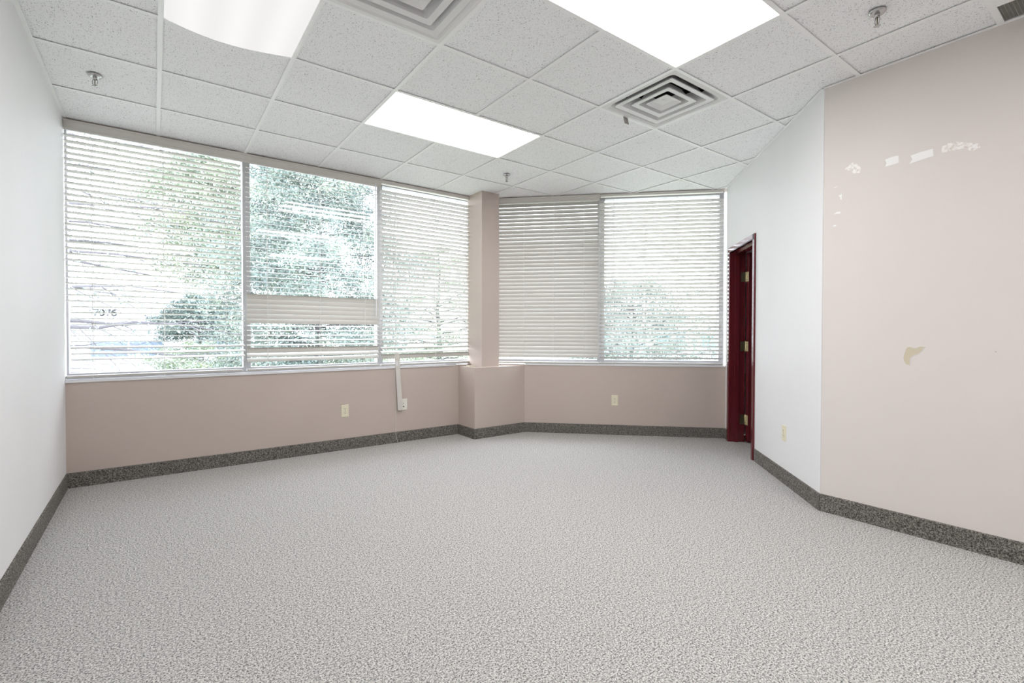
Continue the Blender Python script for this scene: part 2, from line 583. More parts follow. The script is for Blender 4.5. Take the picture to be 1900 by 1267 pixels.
troffer(*cxy(4, 6, 9, 10), 2 * T, T, 'lens_lit', 'added fill light panel unseen behind the camera, long side along the back wall')

# ------------------------------------------------------------------ air diffusers
def sq(a, z, rr=0.012, n=3):
    """rounded square ring of points, half size a at height z"""
    pts = []
    for k, (sx, sy_) in enumerate(((1, 1), (-1, 1), (-1, -1), (1, -1))):
        for q in range(n + 1):
            w = math.pi / 2 * (k + q / n)
            pts.append((sx * (a - rr) + rr * math.cos(w), sy_ * (a - rr) + rr * math.sin(w), z))
    return pts
def loft(mb, rings):
    n = len(rings[0]); k = len(mb.v)
    for r0 in rings:
        mb.v += r0
    for i in range(len(rings) - 1):
        for j in range(n):
            mb.f.append((k + i * n + j, k + i * n + (j + 1) % n, k + (i + 1) * n + (j + 1) % n, k + (i + 1) * n + j))
    return mb
def diffuser(cx, cy, label, rings):
    t = tag(empty('ceiling_vent', (cx, cy, H)), label, 'vent')
    hs = T / 2 - G
    fr = MB()
    loft(fr, [sq(hs, 0.006, 0.002), sq(hs, 0.001, 0.002), sq(hs - .030, -0.002, 0.02), sq(hs - .045, 0.006, 0.03),
              sq(hs - .075, 0.045, 0.05), sq(hs - .095, 0.075, 0.06)])
    fr.build('flange', 'vent_white', t)
    d = MB(); loft(d, [sq(hs - .094, 0.074, 0.06), sq(hs - .12, 0.22, 0.07)])
    k = len(d.v); d.v += sq(hs - .12, 0.22, 0.07); d.f.append(tuple(range(k, k + 16)))
    d.build('duct', 'duct_dark', t)
    for (a, z, rise, run) in rings:
        c_ = MB()
        loft(c_, [sq(a - .001, z + .007, 0.012), sq(a, z, 0.012), sq(a - .034, z + .003, 0.012), sq(a - run * .72, z + rise * .45, 0.02),
                  sq(a - run, z + rise, 0.035), sq(a - run + .002, z + rise + .002, 0.035), sq(a - run * .72 + .002, z + rise * .45 + .003, .02), sq(a - .030, z + .008, .012)])
        c_.build('louvre_cone', 'vent_white', t)
    a = rings[-1][0] * 0.55; z = 0.0
    c_ = MB()
    loft(c_, [sq(a, z + .004, .008), sq(a, z, .008), sq(a * .55, z + .016, .008), sq(a * .14, z + .020, .004)])
    k = len(c_.v) - 16; c_.f.append(tuple(range(k, k + 16)))
    c_.build('centre_plate', 'vent_white', t)
    MB().lathe([(0.0, 0.016), (0.012, 0.016), (0.014, 0.019), (0.012, 0.024), (0.0, 0.024)], 12).build('screw', 'vent_white', t)
    return t
diffuser(*cxy(5, 6, 4, 5), 'white square ceiling vent of nested louvres between the lit panel and the door wall',
         [(0.232, -.002, 0.085, 0.070), (0.152, -.002, 0.075, 0.060)])
diffuser(*cxy(2, 3, 4, 5), 'white square ceiling vent next to the sagging light lens, cut by the top edge',
         [(0.250, -.002, 0.085, 0.070), (0.182, -.002, 0.075, 0.060)])
# small card wedged at the vent's rim
ck = MB().box(-.024, .024, -.0012, .0012, -.048, 0.006).build('paper_tab', 'clip_grey')
ck.location = (2.745, 2.362, H - .002); ck.rotation_euler = (R(-14), 0, R(2))
tag(ck, 'small grey paper tab hanging from the rim of the square ceiling vent', 'paper tab')

# egg-crate grille at the right wall
gx0, gx1, gy0, gy1 = GX[6] + TW, X4 - .004, GY[8] + TW, GY[7] - TW
gr = tag(empty('return_grille', (gx0, gy0, H)), 'dark egg-crate return grille in the ceiling at the top right corner', 'grille')
W_, D_ = gx1 - gx0, gy1 - gy0
MB().box(0, .14, 0, D_, .001, .010).box(W_ - .012, W_, 0, D_, .001, .010).box(.14, W_ - .012, 0, .012, .001, .010).box(.14, W_ - .012, D_ - .004, D_, .001, .010).build('frame', 'tee_white', gr)
mb = MB()
k = 0.14
while k < W_ - .014:
    mb.box(k, k + .0012, .012, D_ - .004, .006, .018); k += .014
k = .014
while k < D_ - .006:
    mb.box(.14, W_ - .012, k, k + .0012, .0065, .0175); k += .014
gg = mb.build('crate_mesh', 'clip_grey', gr); gg['kind'] = 'stuff'
MB().box(.14, W_ - .012, .004, D_, .05, .055).build('duct', 'duct_dark', gr)

# ------------------------------------------------------------------ sprinklers
def sprinkler(x, y, label, rz=0.4):
    t = tag(empty('sprinkler_head', (x, y, H), rz), label, 'sprinkler', 'ceiling sprinklers')
    MB().lathe([(0.0, -.010), (0.020, -.0105), (0.031, -.008), (0.036, -.003), (0.036, 0.003), (0.0, 0.003)], 24).build('escutcheon', 'chrome', t, True)
    MB().lathe([(0.0, -.026), (0.009, -.026), (0.011, -.018), (0.011, -.008), (0.0, -.008)], 12).build('body', 'chrome', t, True)
    for s in (-1, 1):
        MB().tube([(s * .009, 0, -.022), (s * .0155, 0, -.034), (s * .0155, 0, -.046), (s * .009, 0, -.058), (s * .001, 0, -.064)], .0026, 6).build('frame_arm', 'chrome', t, True)
    MB().tube([(0, 0, -.026), (0, 0, -.062)], .0032, 8, .0022).build('link', 'brass_dark', t, True)
    mb = MB().lathe([(0.0, -.066), (0.007, -.066), (0.0145, -.0685), (0.0145, -.0675), (0.007, -.0645), (0.0, -.0645)], 16)
    mb.build('deflector', 'chrome', t)
sprinkler(-0.276, 3.878, 'chrome sprinkler head in the ceiling tile beside the left wall', R(-36))
sprinkler(2.798, 3.902, 'chrome sprinkler head in the ceiling in front of the column', R(10))
sprinkler(2.821, 0.870, 'chrome sprinkler head in the ceiling above the right beige wall', R(54))

# ------------------------------------------------------------------ windows
def window(name, F, x0, x1, mulls, fy=0.115, end=0.05):
    w = struct(empty(name)); place(w, F)
    z0, z1 = SILL + .015, H + .012
    fw, fd = 0.05, 0.06
    MB().box(x0, x1, fy - .02, fy + fd, z0, z0 + .045).build('frame_sill', 'frame_metal', w)
    MB().box(x0, x1, fy - .02, fy + fd, z1 - .05, z1).build('frame_head', 'frame_metal', w)
    xs = [(x0, x0 + end)] + [(a, b) for a, b in mulls] + [(x1 - fw, x1)]
    for a, b in xs:
        MB().box(a, b, fy - .02, fy + fd, z0 + .045, z1 - .05).build('mullion', 'frame_metal', w)
    for (a, b), (c, d) in zip(xs[:-1], xs[1:]):
        MB().box(b, c, fy + .02, fy + .026, z0 + .045, z1 - .05).build('pane', 'window_glass', w)
    return w
window('window_1', F1, 0.0, P12[0] - XL + .03, [(1.155, 1.213), (2.372, 2.430)], end=.012)
window('window_2', F2, 0.06, LEN2, [(1.312, 1.392)])
# sill ledges
s1 = struct(MB().box(0, 2.752 - XL - .03, -.010, .10, SILL, SILL + .016).build('trim_1', 'sill_white')); place(s1, F1)
s2 = struct(MB().box(0.50, LEN2, -.010, .10, SILL, SILL + .016).build('trim_2', 'sill_white')); place(s2, F2)

# ------------------------------------------------------------------ venetian blinds
PITCH_S, SW, ST = 0.0430, 0.050, 0.0022
def slat_mesh(L):
    """slightly crowned slat, centred, long axis X, room side is -Y"""
    n = 5; top = []; bot = []
    for i in range(n):
        y = -SW / 2 + SW * i / (n - 1)
        z = 0.0028 * (1 - (2 * y / SW) ** 2)
        top.append((y, z + ST)); bot.append((y, z))
    sec = top + bot[::-1]
    k = len(sec)
    mb = MB()
    mb.v = [(-L / 2, y, z) for y, z in sec] + [(L / 2, y, z) for y, z in sec]
    mb.f = [tuple(range(k - 1, -1, -1)), tuple(range(k, 2 * k))] + [(i, (i + 1) % k, k + (i + 1) % k, k + i) for i in range(k)]
    return mb.mesh('slat', 'blind_white')
def blind(F, x0, x1, ztop, zbot, tilt, ladders, label, head, wand=None, shift=None, rnd=0, sag=None, by=0.035):
    """tilt(z) in degrees: positive lifts the room edge of a slat"""
    rg = random.Random(rnd)
    b = tag(empty('window_blind'), label, 'blind', 'white slatted blinds'); place(b, F)
    L = x1 - x0; cx = (x0 + x1) / 2
    me = slat_mesh(L)
    z = ztop; i = 0
    nrow = int((ztop - zbot - .02) / PITCH_S)
    for i in range(nrow):
        z = ztop - i * PITCH_S
        o = bpy.data.objects.new('slat', me); link(o, b)
        dx = shift(z) if shift else 0
        dz = sag(z) if sag else (0, 0)
        o.location = (cx + dx + rg.uniform(-.0015, .0015), by, z + dz[0])
        o.rotation_euler = (R(-tilt(z) + rg.uniform(-1.2, 1.2)), -dz[1], 0)
    MB().bevbox(x0 - .002, x1 + .002, by - .026, by + .026, zbot, zbot + .018, .004).build('bottom_rail', 'blind_white', b)
    for x in ladders:
        MB().box(x - .0015, x + .0015, by - .0275, by - .0255, zbot + .01, ztop + .05).build('ladder_cord', 'cord_white', b)
        MB().box(x + .004, x + .0065, by + .0255, by + .027, zbot + .01, ztop + .05).build('ladder_cord', 'cord_white', b)
        MB().lathe([(0, -.006), (.004, -.006), (.005, -.002), (.004, 0), (0, 0)], 8, (x, by - .012, zbot)).build('cord_button', 'cord_white', b)
    hz0, hz1 = head['z']
    MB().box(x0 + .004, x1 - .004, by - .022, by + .03, max(hz0 + .02, H - .055), H - .004).build('head_rail', 'blind_valance', b)
    if head['valance']:
        mb = MB()
        sec = [(-.030, 0), (-.034, .006), (-.034, .016), (-.031, .020), (-.031, (hz1 - hz0) - .016), (-.034, (hz1 - hz0) - .012), (-.034, hz1 - hz0), (-.024, hz1 - hz0), (-.024, 0)]
        xx0, xx1 = head.get('x', (x0 - .004, x1 + .004))
        k = len(sec)
        mb.v = [(xx0, by + y, hz0 + zz) for y, zz in sec] + [(xx1, by + y, hz0 + zz) for y, zz in sec]
        mb.f = [tuple(range(k)), tuple(range(2 * k - 1, k - 1, -1))] + [(q, (q + 1) % k, k + (q + 1) % k, k + q) for q in range(k)]
        mb.build('valance', 'blind_valance', b)
    if wand:
        wx, wz = wand
        MB().tube([(wx, by - .034, H - .05), (wx, by - .036, wz)], .0045, 6).build('tilt_wand', 'wand_clear', b)
    return b

def tilt1(z):
    if 0.93 < z < 1.06:
        return -16
    return 10 if z > 1.7 else (8 if z > 1.2 else 5)
blind(F1, 0.004, 1.135, 2.572, 0.800, tilt1, (0.155, 0.588, 1.017),
      'wide white slatted blind against the left wall, slats open',
      {'valance': True, 'z': (2.606, 2.680), 'x': (0.003, 1.165)}, shift=lambda z: 0.026 if z < 1.33 else 0.0, rnd=1)
def tilt2(z):
    if 1.205 < z < 1.465:
        return -62
    if 0.885 < z < 1.02:
        return -64 if z > .955 else -40
    return -11 if z > 1.6 else (-8 if z > 1.2 else -12)
blind(F1, 1.176, 2.364, 2.572, 0.800, tilt2, (1.337, 1.790, 2.215),
      'white slatted blind with a band of shut slats below its middle, tree showing through',
      {'valance': True, 'z': (2.604, 2.680), 'x': (1.167, 2.385)}, wand=(2.325, 1.30), rnd=2)
def tilt3(z):
    if z < 0.93:
        return -68
    if z < 1.02:
        return -25
    return 27 if z > 1.2 else 23
blind(F1, 2.387, 3.44, 2.572, 0.798, tilt3, (2.542, 2.995, 3.405),
      'white slatted blind beside the column, its head rail bare of a valance',
      {'valance': False, 'z': (2.63, 2.68)}, rnd=3,
      sag=lambda z: (0, 0.0) if z > 1.45 else (0, 0.010 * (1.45 - z)))
blind(F2, 0.14, 1.327, 2.598, 0.788, lambda z: -65 if z > 1.9 else (-63 if z > 1.0 else -58), (0.482, 0.823, 1.163),
      'white slatted blind right of the column, all its slats shut',
      {'valance': True, 'z': (2.616, 2.684), 'x': (0.14, 1.335)}, rnd=4)
blind(F2, 1.338, 2.655, 2.578, 0.790, lambda z: 27 if z > 1.1 else 23, (1.486, 1.826, 2.176, 2.520),
      'white slatted blind next to the door wall, slats half open',
      {'valance': False, 'z': (2.64, 2.68)}, rnd=5)

# bent loose slat hanging in front of the blind beside the column, with the lift cord
mb = MB()
A, B = Vector((2.018, 4.752, 0.930)), Vector((2.047, 4.735, 0.335))
n = 12
for k in range(n + 1):
    c_ = A.lerp(B, k / n)
    for q in range(7):
        u = -1 + q / 3
        mb.v.append((c_.x + u * .0255, c_.y - .006 * (1 - u * u), c_.z + (0.006 * math.sin(q * 2.1) if k == n else 0)))
m_ = len(mb.v)
mb.v += [(p[0], p[1] + .003, p[2]) for p in mb.v]
for k in range(n):
    for q in range(6):
        i0 = k * 7 + q
        mb.f.append((i0, i0 + 1, i0 + 8, i0 + 7)); mb.f.append((m_ + i0, m_ + i0 + 7, m_ + i0 + 8, m_ + i0 + 1))
    mb.f.append((k * 7, k * 7 + 7, m_ + k * 7 + 7, m_ + k * 7)); mb.f.append((k * 7 + 6, m_ + k * 7 + 6, m_ + k * 7 + 13, k * 7 + 13))
for q in range(6):
    mb.f.append((q, m_ + q, m_ + q + 1, q + 1)); mb.f.append((n * 7 + q, n * 7 + q + 1, m_ + n * 7 + q + 1, m_ + n * 7 + q))
ls = tag(empty('loose_slat', (0, 0, 0)), 'beige loose blind slat hanging upright from the sill over the wall jack', 'blind slat')
mb.build('slat_body', 'blind_valance', ls)
MB().box(2.008, 2.020, 4.738, 4.744, .795, .845).build('hook', 'wand_clear', ls)
MB().lathe([(0, -.004), (.006, -.004), (.006, .001), (0, .001)], 8, (2.026, 4.741, .752)).build('cord_button', 'cord_white', ls)
cord = MB().tube([(1.990, 4.735, .80), (1.991, 4.745, .70), (1.999, 4.752, .50), (2.003, 4.753, .30), (1.999, 4.75, .16), (2.004, 4.747, .07), (2.022, 4.742, .010)], .0016, 5).build('lift_cord', 'cord_white')
tag(cord, 'thin white blind cord dangling down the wall to the carpet strip', 'cord')
tb = MB().prism([(2.806, 4.62), (2.862, 4.60), (2.872, 4.69), (2.815, 4.705)], 0.763, 0.772).build('plastic_chip', 'outlet_ivory')
tag(tb, 'small ivory plastic piece lying on the ledge of the column box', 'plastic piece')
st = MB().box(0, .30, -.004, .022, 0, .004).build('metal_strip', 'frame_metal')
st.location = (2.60, 4.752, SILL + .018); tag(st, 'thin grey metal strip lying on the sill left of the column', 'metal strip')

# ------------------------------------------------------------------ outlets
def outlet(F, x, z, label, w=.072, h=.118):
    t = tag(empty('wall_outlet'), label, 'outlet')
    o_ = Matrix.Translation(F[0]) @ Matrix.Rotation(F[1], 4, 'Z') @ Vector((x, 0, z))
    t.location = o_; t.rotation_euler = (0, 0, F[1])
    MB().bevbox(-w / 2, w / 2, -.006, 0, -h / 2, h / 2, .003).build('plate', 'outlet_ivory', t)
    MB().lathe([(0, 0), (.003, 0), (.003, .0012), (0, .0012)], 8).build('screw', 'chrome', t, loc=(0, -.0062, 0)).rotation_euler = (R(90), 0, 0)
    for s in (-1, 1):
        pts = []
        for k in range(16):
            a_ = 2 * math.pi * k / 16
            pts.append((.017 * math.cos(a_), max(-.012, min(.012, .0165 * math.sin(a_)))))
        mb = MB()
        mb.v = [(px, -.0085, pz) for px, pz in pts] + [(px, -.005, pz) for px, pz in pts]
        mb.f = [tuple(range(16))] + [(k, (k + 1) % 16, 16 + (k + 1) % 16, 16 + k) for k in range(16)]
        rc = mb.build('receptacle', 'outlet_ivory', t, loc=(0, 0, s * .0195))
        MB().box(-.0075, -.005, -.0090, -.0084, -.001, .007).build('slot', 'slot_dark', rc)
        MB().box(.005, .0075, -.0090, -.0084, 0, .006).build('slot', 'slot_dark', rc)
        MB().box(-.0022, .0022, -.0090, -.0084, -.0085, -.0045).build('slot', 'slot_dark', rc)
    return t
outlet(F1, 1.488 - XL, 0.378, 'ivory wall outlet under the wide windows, left of the hanging slat')
outlet(F2, 1.507, 0.384, 'ivory wall outlet under the windows right of the column')
outlet(F3, 1.590, 0.381, 'ivory wall outlet on the white wall right of the red door frame')
jp = tag(empty('wall_jack', (2.098, YW, 0.388)), 'white wall jack plate half hidden behind the hanging slat', 'wall jack')
MB().bevbox(-.036, .036, -.006, 0, -.059, .059, .003).build('plate', 'plate_white', jp)
MB().box(-.008, -.001, -.0068, -.0058, .010, .017).build('port', 'slot_dark', jp)
MB().lathe([(0, 0), (.0065, 0), (.0065, .003), (0, .003)], 10).build('port', 'slot_dark', jp, loc=(-.005, -.006, -.022)).rotation_euler = (R(90), 0, 0)

# ------------------------------------------------------------------ door in the white wall
dr = struct(empty('door_1')); place(dr, F3)
FW, FP = 0.052, 0.016          # face width, projection in front of the wall
def frame_side(x_out, x_in, name='jamb'):
    s = 1 if x_in > x_out else -1
    # L profile: face, return, rabbet stop
    sec = [(x_out, 0.002), (x_out, -FP), (x_in - s * .006, -FP), (x_in, -FP + .006), (x_in, .045), (x_in + s * .016, .045), (x_in + s * .016, .082), (x_in, .082), (x_in, WT + FP), (x_out, WT + FP), (x_out, WT - .002), (x_in - s * .012, WT - .002), (x_in - s * .012, .002)]
    k = len(sec)
    mb = MB()
    mb.v = [(x, y, 0) for x, y in sec] + [(x, y, DT + FW - .012) for x, y in sec]
    mb.f = [tuple(range(k)), tuple(range(2 * k - 1, k - 1, -1))] + [(q, (q + 1) % k, k + (q + 1) % k, k + q) for q in range(k)]
    return mb.build(name, 'door_red', dr)
frame_side(D0 - FW + .012, D0 + .012)
frame_side(D1 + FW - .012, D1 - .012)
MB().box(D0 + .012, D1 - .012, -FP, WT + FP, DT - .012, DT - .0121 + .012).box(D0 - FW + .014, D1 + FW - .014, -FP, .002, DT - .012, DT + FW - .012) \
    .box(D0 + .012, D1 - .012, .045, .082, DT - .028, DT - .012).build('head', 'door_red', dr)
# slab swung away into the next room about its hinges on the window side
HX, HY = D0 + .016, WT + FP + .006
TH = R(100)
sl = empty('door_slab'); sl.parent = dr; sl.location = (HX, HY, 0); sl.rotation_euler = (0, 0, TH)
LS = D1 - D0 - .03
# closed slab runs along +x from the hinge with its outer face at the wall's far side (local y -.05..-.006)
MB().bevbox(.002, LS, -.050, -.006, .012, DT - .018, .002).build('slab', 'door_red', sl)
for z in (0.235, 1.00, 1.72):
    hg = empty('hinge'); hg.parent = dr; hg.location = (HX, HY, z)
    MB().tube([(0, 0, -.052), (0, 0, .052)], .0065, 8).build('knuckle', 'brass', hg, True)
    MB().box(-.0045, -.002, -.052, -.004, -.05, .05).build('jamb_leaf', 'brass_dark', hg)
    lf = MB().box(-.001, .0015, -.050, -.006, -.05, .05).build('door_leaf', 'brass', hg)
    lf.rotation_euler = (0, 0, TH)
    for q in (-.03, 0.0, .03):
        s_ = MB().box(-.0018, -.0008, -.026 + (.01 if q else -.008), -.020 + (.01 if q else -.008), q - .003, q + .003).build('screw', 'brass_dark', hg)
        s_.rotation_euler = (0, 0, TH)

# ------------------------------------------------------------------ marks left on the beige wall
def patch(name, m, yz, label=None, cat=None, group=None, parent=None, th=.0008):
    """flat scrap on the beige wall, outline given as (Y, Z)"""
    cy_ = sum(p[0] for p in yz) / len(yz); cz_ = sum(p[1] for p in yz) / len(yz)
    k = len(yz)
    mb = MB()
    mb.v = [(0, y - cy_, z - cz_) for y, z in yz] + [(-th, y - cy_, z - cz_) for y, z in yz]
    mb.f = [tuple(range(k)), tuple(range(2 * k - 1, k - 1, -1))] + [(q, (q + 1) % k, k + (q + 1) % k, k + q) for q in range(k)]
    o = mb.build(name, m, parent, loc=(X4 - .0002, cy_, cz_))
    if label:
        tag(o, label, cat, group)
    return o
TAPES = [
 ('tape_residue', [(1.2206, 2.1562), (1.2103, 2.1659), (1.1799, 2.1785), (1.1563, 2.1666), (1.1348, 2.1353), (1.1392, 2.1059), (1.1691, 2.1083), (1.1896, 2.1307), (1.2156, 2.1439)], 'smeared white tape scrap nearest the wall corner, first of the slanting row'),
 ('tape_white', [(1.0154, 2.1497), (0.9789, 2.1569), (0.952, 2.1564), (0.9486, 2.1141), (0.9844, 2.1094), (1.0149, 2.1081), (1.0078, 2.1269)], 'short white tape scrap, second of the slanting row on the beige wall'),
 ('tape_white', [(0.8963, 2.1388), (0.851, 2.1455), (0.7987, 2.148), (0.7956, 2.1082), (0.8394, 2.1027), (0.9016, 2.0938), (0.8875, 2.1149)], 'longest clean white tape scrap, third of the slanting row on the beige wall'),
 ('tape_residue', [(0.7612, 2.1443), (0.7429, 2.1558), (0.7015, 2.1578), (0.656, 2.1356), (0.6166, 2.12), (0.6042, 2.0966), (0.6406, 2.0878), (0.6707, 2.1121), (0.7061, 2.1141), (0.7609, 2.1147)], 'crumpled white tape scrap at the right end of the slanting row'),
 ('tape_residue', [(1.2826, 2.0478), (1.2614, 2.0586), (1.2543, 2.053), (1.2754, 2.0405)], 'topmost tiny white tape fleck in the upright row beside the wall corner'),
 ('tape_white', [(1.2531, 1.9933), (1.235, 2.0011), (1.2346, 1.9656), (1.243, 1.9698), (1.2446, 1.9835)], 'second tiny white tape fleck from the top beside the wall corner'),
 ('tape_white', [(1.281, 1.8824), (1.2599, 1.8957), (1.2409, 1.8936), (1.2422, 1.8804), (1.2668, 1.8828)], 'third tiny white tape fleck from the top beside the wall corner'),
 ('tape_white', [(1.2861, 1.8114), (1.2733, 1.8163), (1.2612, 1.8142), (1.2696, 1.8061)], 'lowest tiny white tape fleck beside the wall corner'),
]
for m_, yz, lab in TAPES:
    patch('tape_scrap', m_, yz, lab, 'tape', 'tape left on the beige wall')
wr = bpy.data.objects['wall_right']
patch('tape_smear', 'paint_beige', [(1.0971, 2.135), (1.0527, 2.1505), (1.0160, 2.1509), (1.0155, 2.1081), (1.0586, 2.1125)], parent=wr)
CHIP = [(0.9072, 1.0483), (0.898, 1.0611), (0.8873, 1.0623), (0.8704, 1.0555), (0.8583, 1.0573), (0.8433, 1.0653), (0.8136, 1.0637), (0.8239, 1.0582), (0.8298, 1.0543), (0.8326, 1.0428), (0.8429, 1.0311), (0.8533, 1.0203), (0.87, 1.0178), (0.8745, 1.009), (0.8851, 1.0028), (0.8873, 0.9873), (0.8877, 0.9575), (0.9064, 0.9632), (0.9143, 0.9802), (0.9177, 1.0053), (0.9124, 1.021)]
pc = patch('bare_patch', 'bare_plaster', CHIP, parent=wr)
pc['label'] = 'bare tan patch where the paint has torn off'
# torn paint rim around the bare patch
k = len(CHIP)
cy_ = sum(p[0] for p in CHIP) / k; cz_ = sum(p[1] for p in CHIP) / k
rim = MB()
def off(d):
    out = []
    for i in range(k):
        a, b, c = Vector(CHIP[i - 1]), Vector(CHIP[i]), Vector(CHIP[(i + 1) % k])
        t = (c - a).normalized(); n_ = Vector((t.y, -t.x))
        if n_.dot(b - Vector((cy_, cz_))) < 0 and False:
            n_ = -n_
        out.append(b - n_ * d)
    return out
area_s = sum(CHIP[i][0] * CHIP[(i + 1) % k][1] - CHIP[(i + 1) % k][0] * CHIP[i][1] for i in range(k))
sg = 1 if area_s < 0 else -1
O1, O2 = off(0.0), off(sg * -0.0022 * -1)
rim.v = [(-.0009, p[0], p[1]) for p in O1] + [(-.0016, p[0] * .5 + q[0] * .5, p[1] * .5 + q[1] * .5) for p, q in zip(O1, O2)] + [(0, q[0], q[1]) for q in O2]
rim.f = [(i, (i + 1) % k, k + (i + 1) % k, k + i) for i in range(k)] + [(k + i, k + (i + 1) % k, 2 * k + (i + 1) % k, 2 * k + i) for i in range(k)]
rim.build('torn_paint_rim', 'paint_white', wr, loc=(X4, 0, 0))
nl = MB().tube([(0, 0, 0), (-.012, .001, .002)], .0016, 6).lathe([(0, 0), (.004, 0), (.004, .001), (0, .001)], 8, (-.012, .001, .0015)).build('wall_nail', 'chrome', None, loc=(X4 - .0002, .537, 1.045))
tag(nl, 'small shiny nail in the beige wall right of the bare patch', 'nail')

# ------------------------------------------------------------------ outdoors
GZ = -2.3
lawn = MB().poly([(-70, 5.2, 0), (90, 5.2, 0), (90, 110, 0), (-70, 110, 0)], [(0, 1, 2, 3)]).poly(
    [(5.6, -40, 0), (90, -40, 0), (90, 5.2, 0), (5.6, 5.2, 0)], [(0, 1, 2, 3)]).build('lawn', 'grass', loc=(0, 0, GZ))
struct(lawn)
bounce_pave = MB().prism([(-12, 5.0), (3.2, 5.0), (5.3, 2.9), (9.6, 7.2), (8.2, 8.6), (-12, 8.6)], 0, .02).build('bounce_pavement', 'bounce_concrete', loc=(0, 0, GZ)); struct(bounce_pave)  # pale ground added out of view to bounce daylight up onto the ceiling
drive = MB().box(-40, 14, 30, 44, 0, .03).build('driveway', 'asphalt', loc=(0, 0, GZ)); struct(drive)
lower = struct(MB().box(XL - .1, P12[0] - .05, YW + .01, YW + OUT, GZ, -.0).build('wall_outside', 'facade'))

# white building across the drive with its street number
b1 = tag(empty('office_building', (-3.5, 45, GZ)), 'low white office building with dark windows and a street number, beyond the left window', 'building')
MB().box(-18, 10, 0, 14, 0, 6.6).build('facade_wall', 'facade', b1)
MB().box(-18, 10, -.12, 0, 5.55, 5.75).build('ledge', 'facade_trim', b1)
for x0, x1 in ((-7.2, -2.6), (-.09, 1.93), (2.08, 4.0), (6, 9)):
    w_ = MB().box(x0, x1, -.04, .02, 1.675, 2.731).build('window', 'facade_glass', b1)
    MB().box(x0 - .05, x1 + .05, -.10, -.02, 1.60, 1.675).build('sill', 'facade', b1)
# number 7076 in raised characters
SEG = {'7': [[(0, 1), (.62, 1), (.22, 0)]],
       '0': [[(.31 + .31 * math.sin(a), .5 + .5 * math.cos(a)) for a in [2 * math.pi * q / 14 for q in range(15)]]],
       '6': [[(.56, .93), (.40, 1.0), (.20, .90), (.06, .66), (.0, .36), (.08, .10), (.31, 0), (.55, .09), (.62, .32), (.52, .54), (.31, .60), (.10, .50), (.0, .34)]]}
for q, ch in enumerate('7076'):
    mb = MB()
    for line in SEG[ch]:
        for (ax, az), (bx, bz) in zip(line[:-1], line[1:]):
            s_ = .42
            p0 = Vector((ax * s_, 0, az * s_)); p1 = Vector((bx * s_, 0, bz * s_))
            t_ = (p1 - p0).normalized(); n_ = Vector((-t_.z, 0, t_.x)) * .042
            p0 -= t_ * .02; p1 += t_ * .02
            vs_ = [p0 - n_, p1 - n_, p1 + n_, p0 + n_]
            mb.poly([(p.x, -.06, p.z) for p in vs_] + [(p.x, -.01, p.z) for p in vs_],
                    [(0, 1, 2, 3), (7, 6, 5, 4), (0, 4, 5, 1), (1, 5, 6, 2), (2, 6, 7, 3), (3, 7, 4, 0)])
    mb.build('number', 'digit_grey', b1, loc=(.07 + q * .335, 0, 4.60))

# pale building beyond the window by the door
b2 = tag(empty('far_building', (27.9, 21.6, GZ), -math.pi / 4), 'pale building with teal windows far beyond the window next to the door', 'building')
MB().box(-9, 9, 0, 10, 0, 4.6).build('facade_wall', 'facade', b2)
for x0, x1, z0, z1 in ((.34, 1.14, 2.4, 3.44), (1.67, 2.14, 2.4, 3.22), (-.86, -.46, 2.39, 2.69), (3.4, 4.4, 2.4, 3.2), (-4, -3, 2.4, 3.2)):
    w_ = MB().box(x0, x1, -.04, .02, z0, z1).build('window', 'facade_teal', b2)
    MB().box((x0 + x1) / 2 - .03, (x0 + x1) / 2 + .03, -.07, -.04, z0, z1).build('glazing_bar', 'facade', w_)

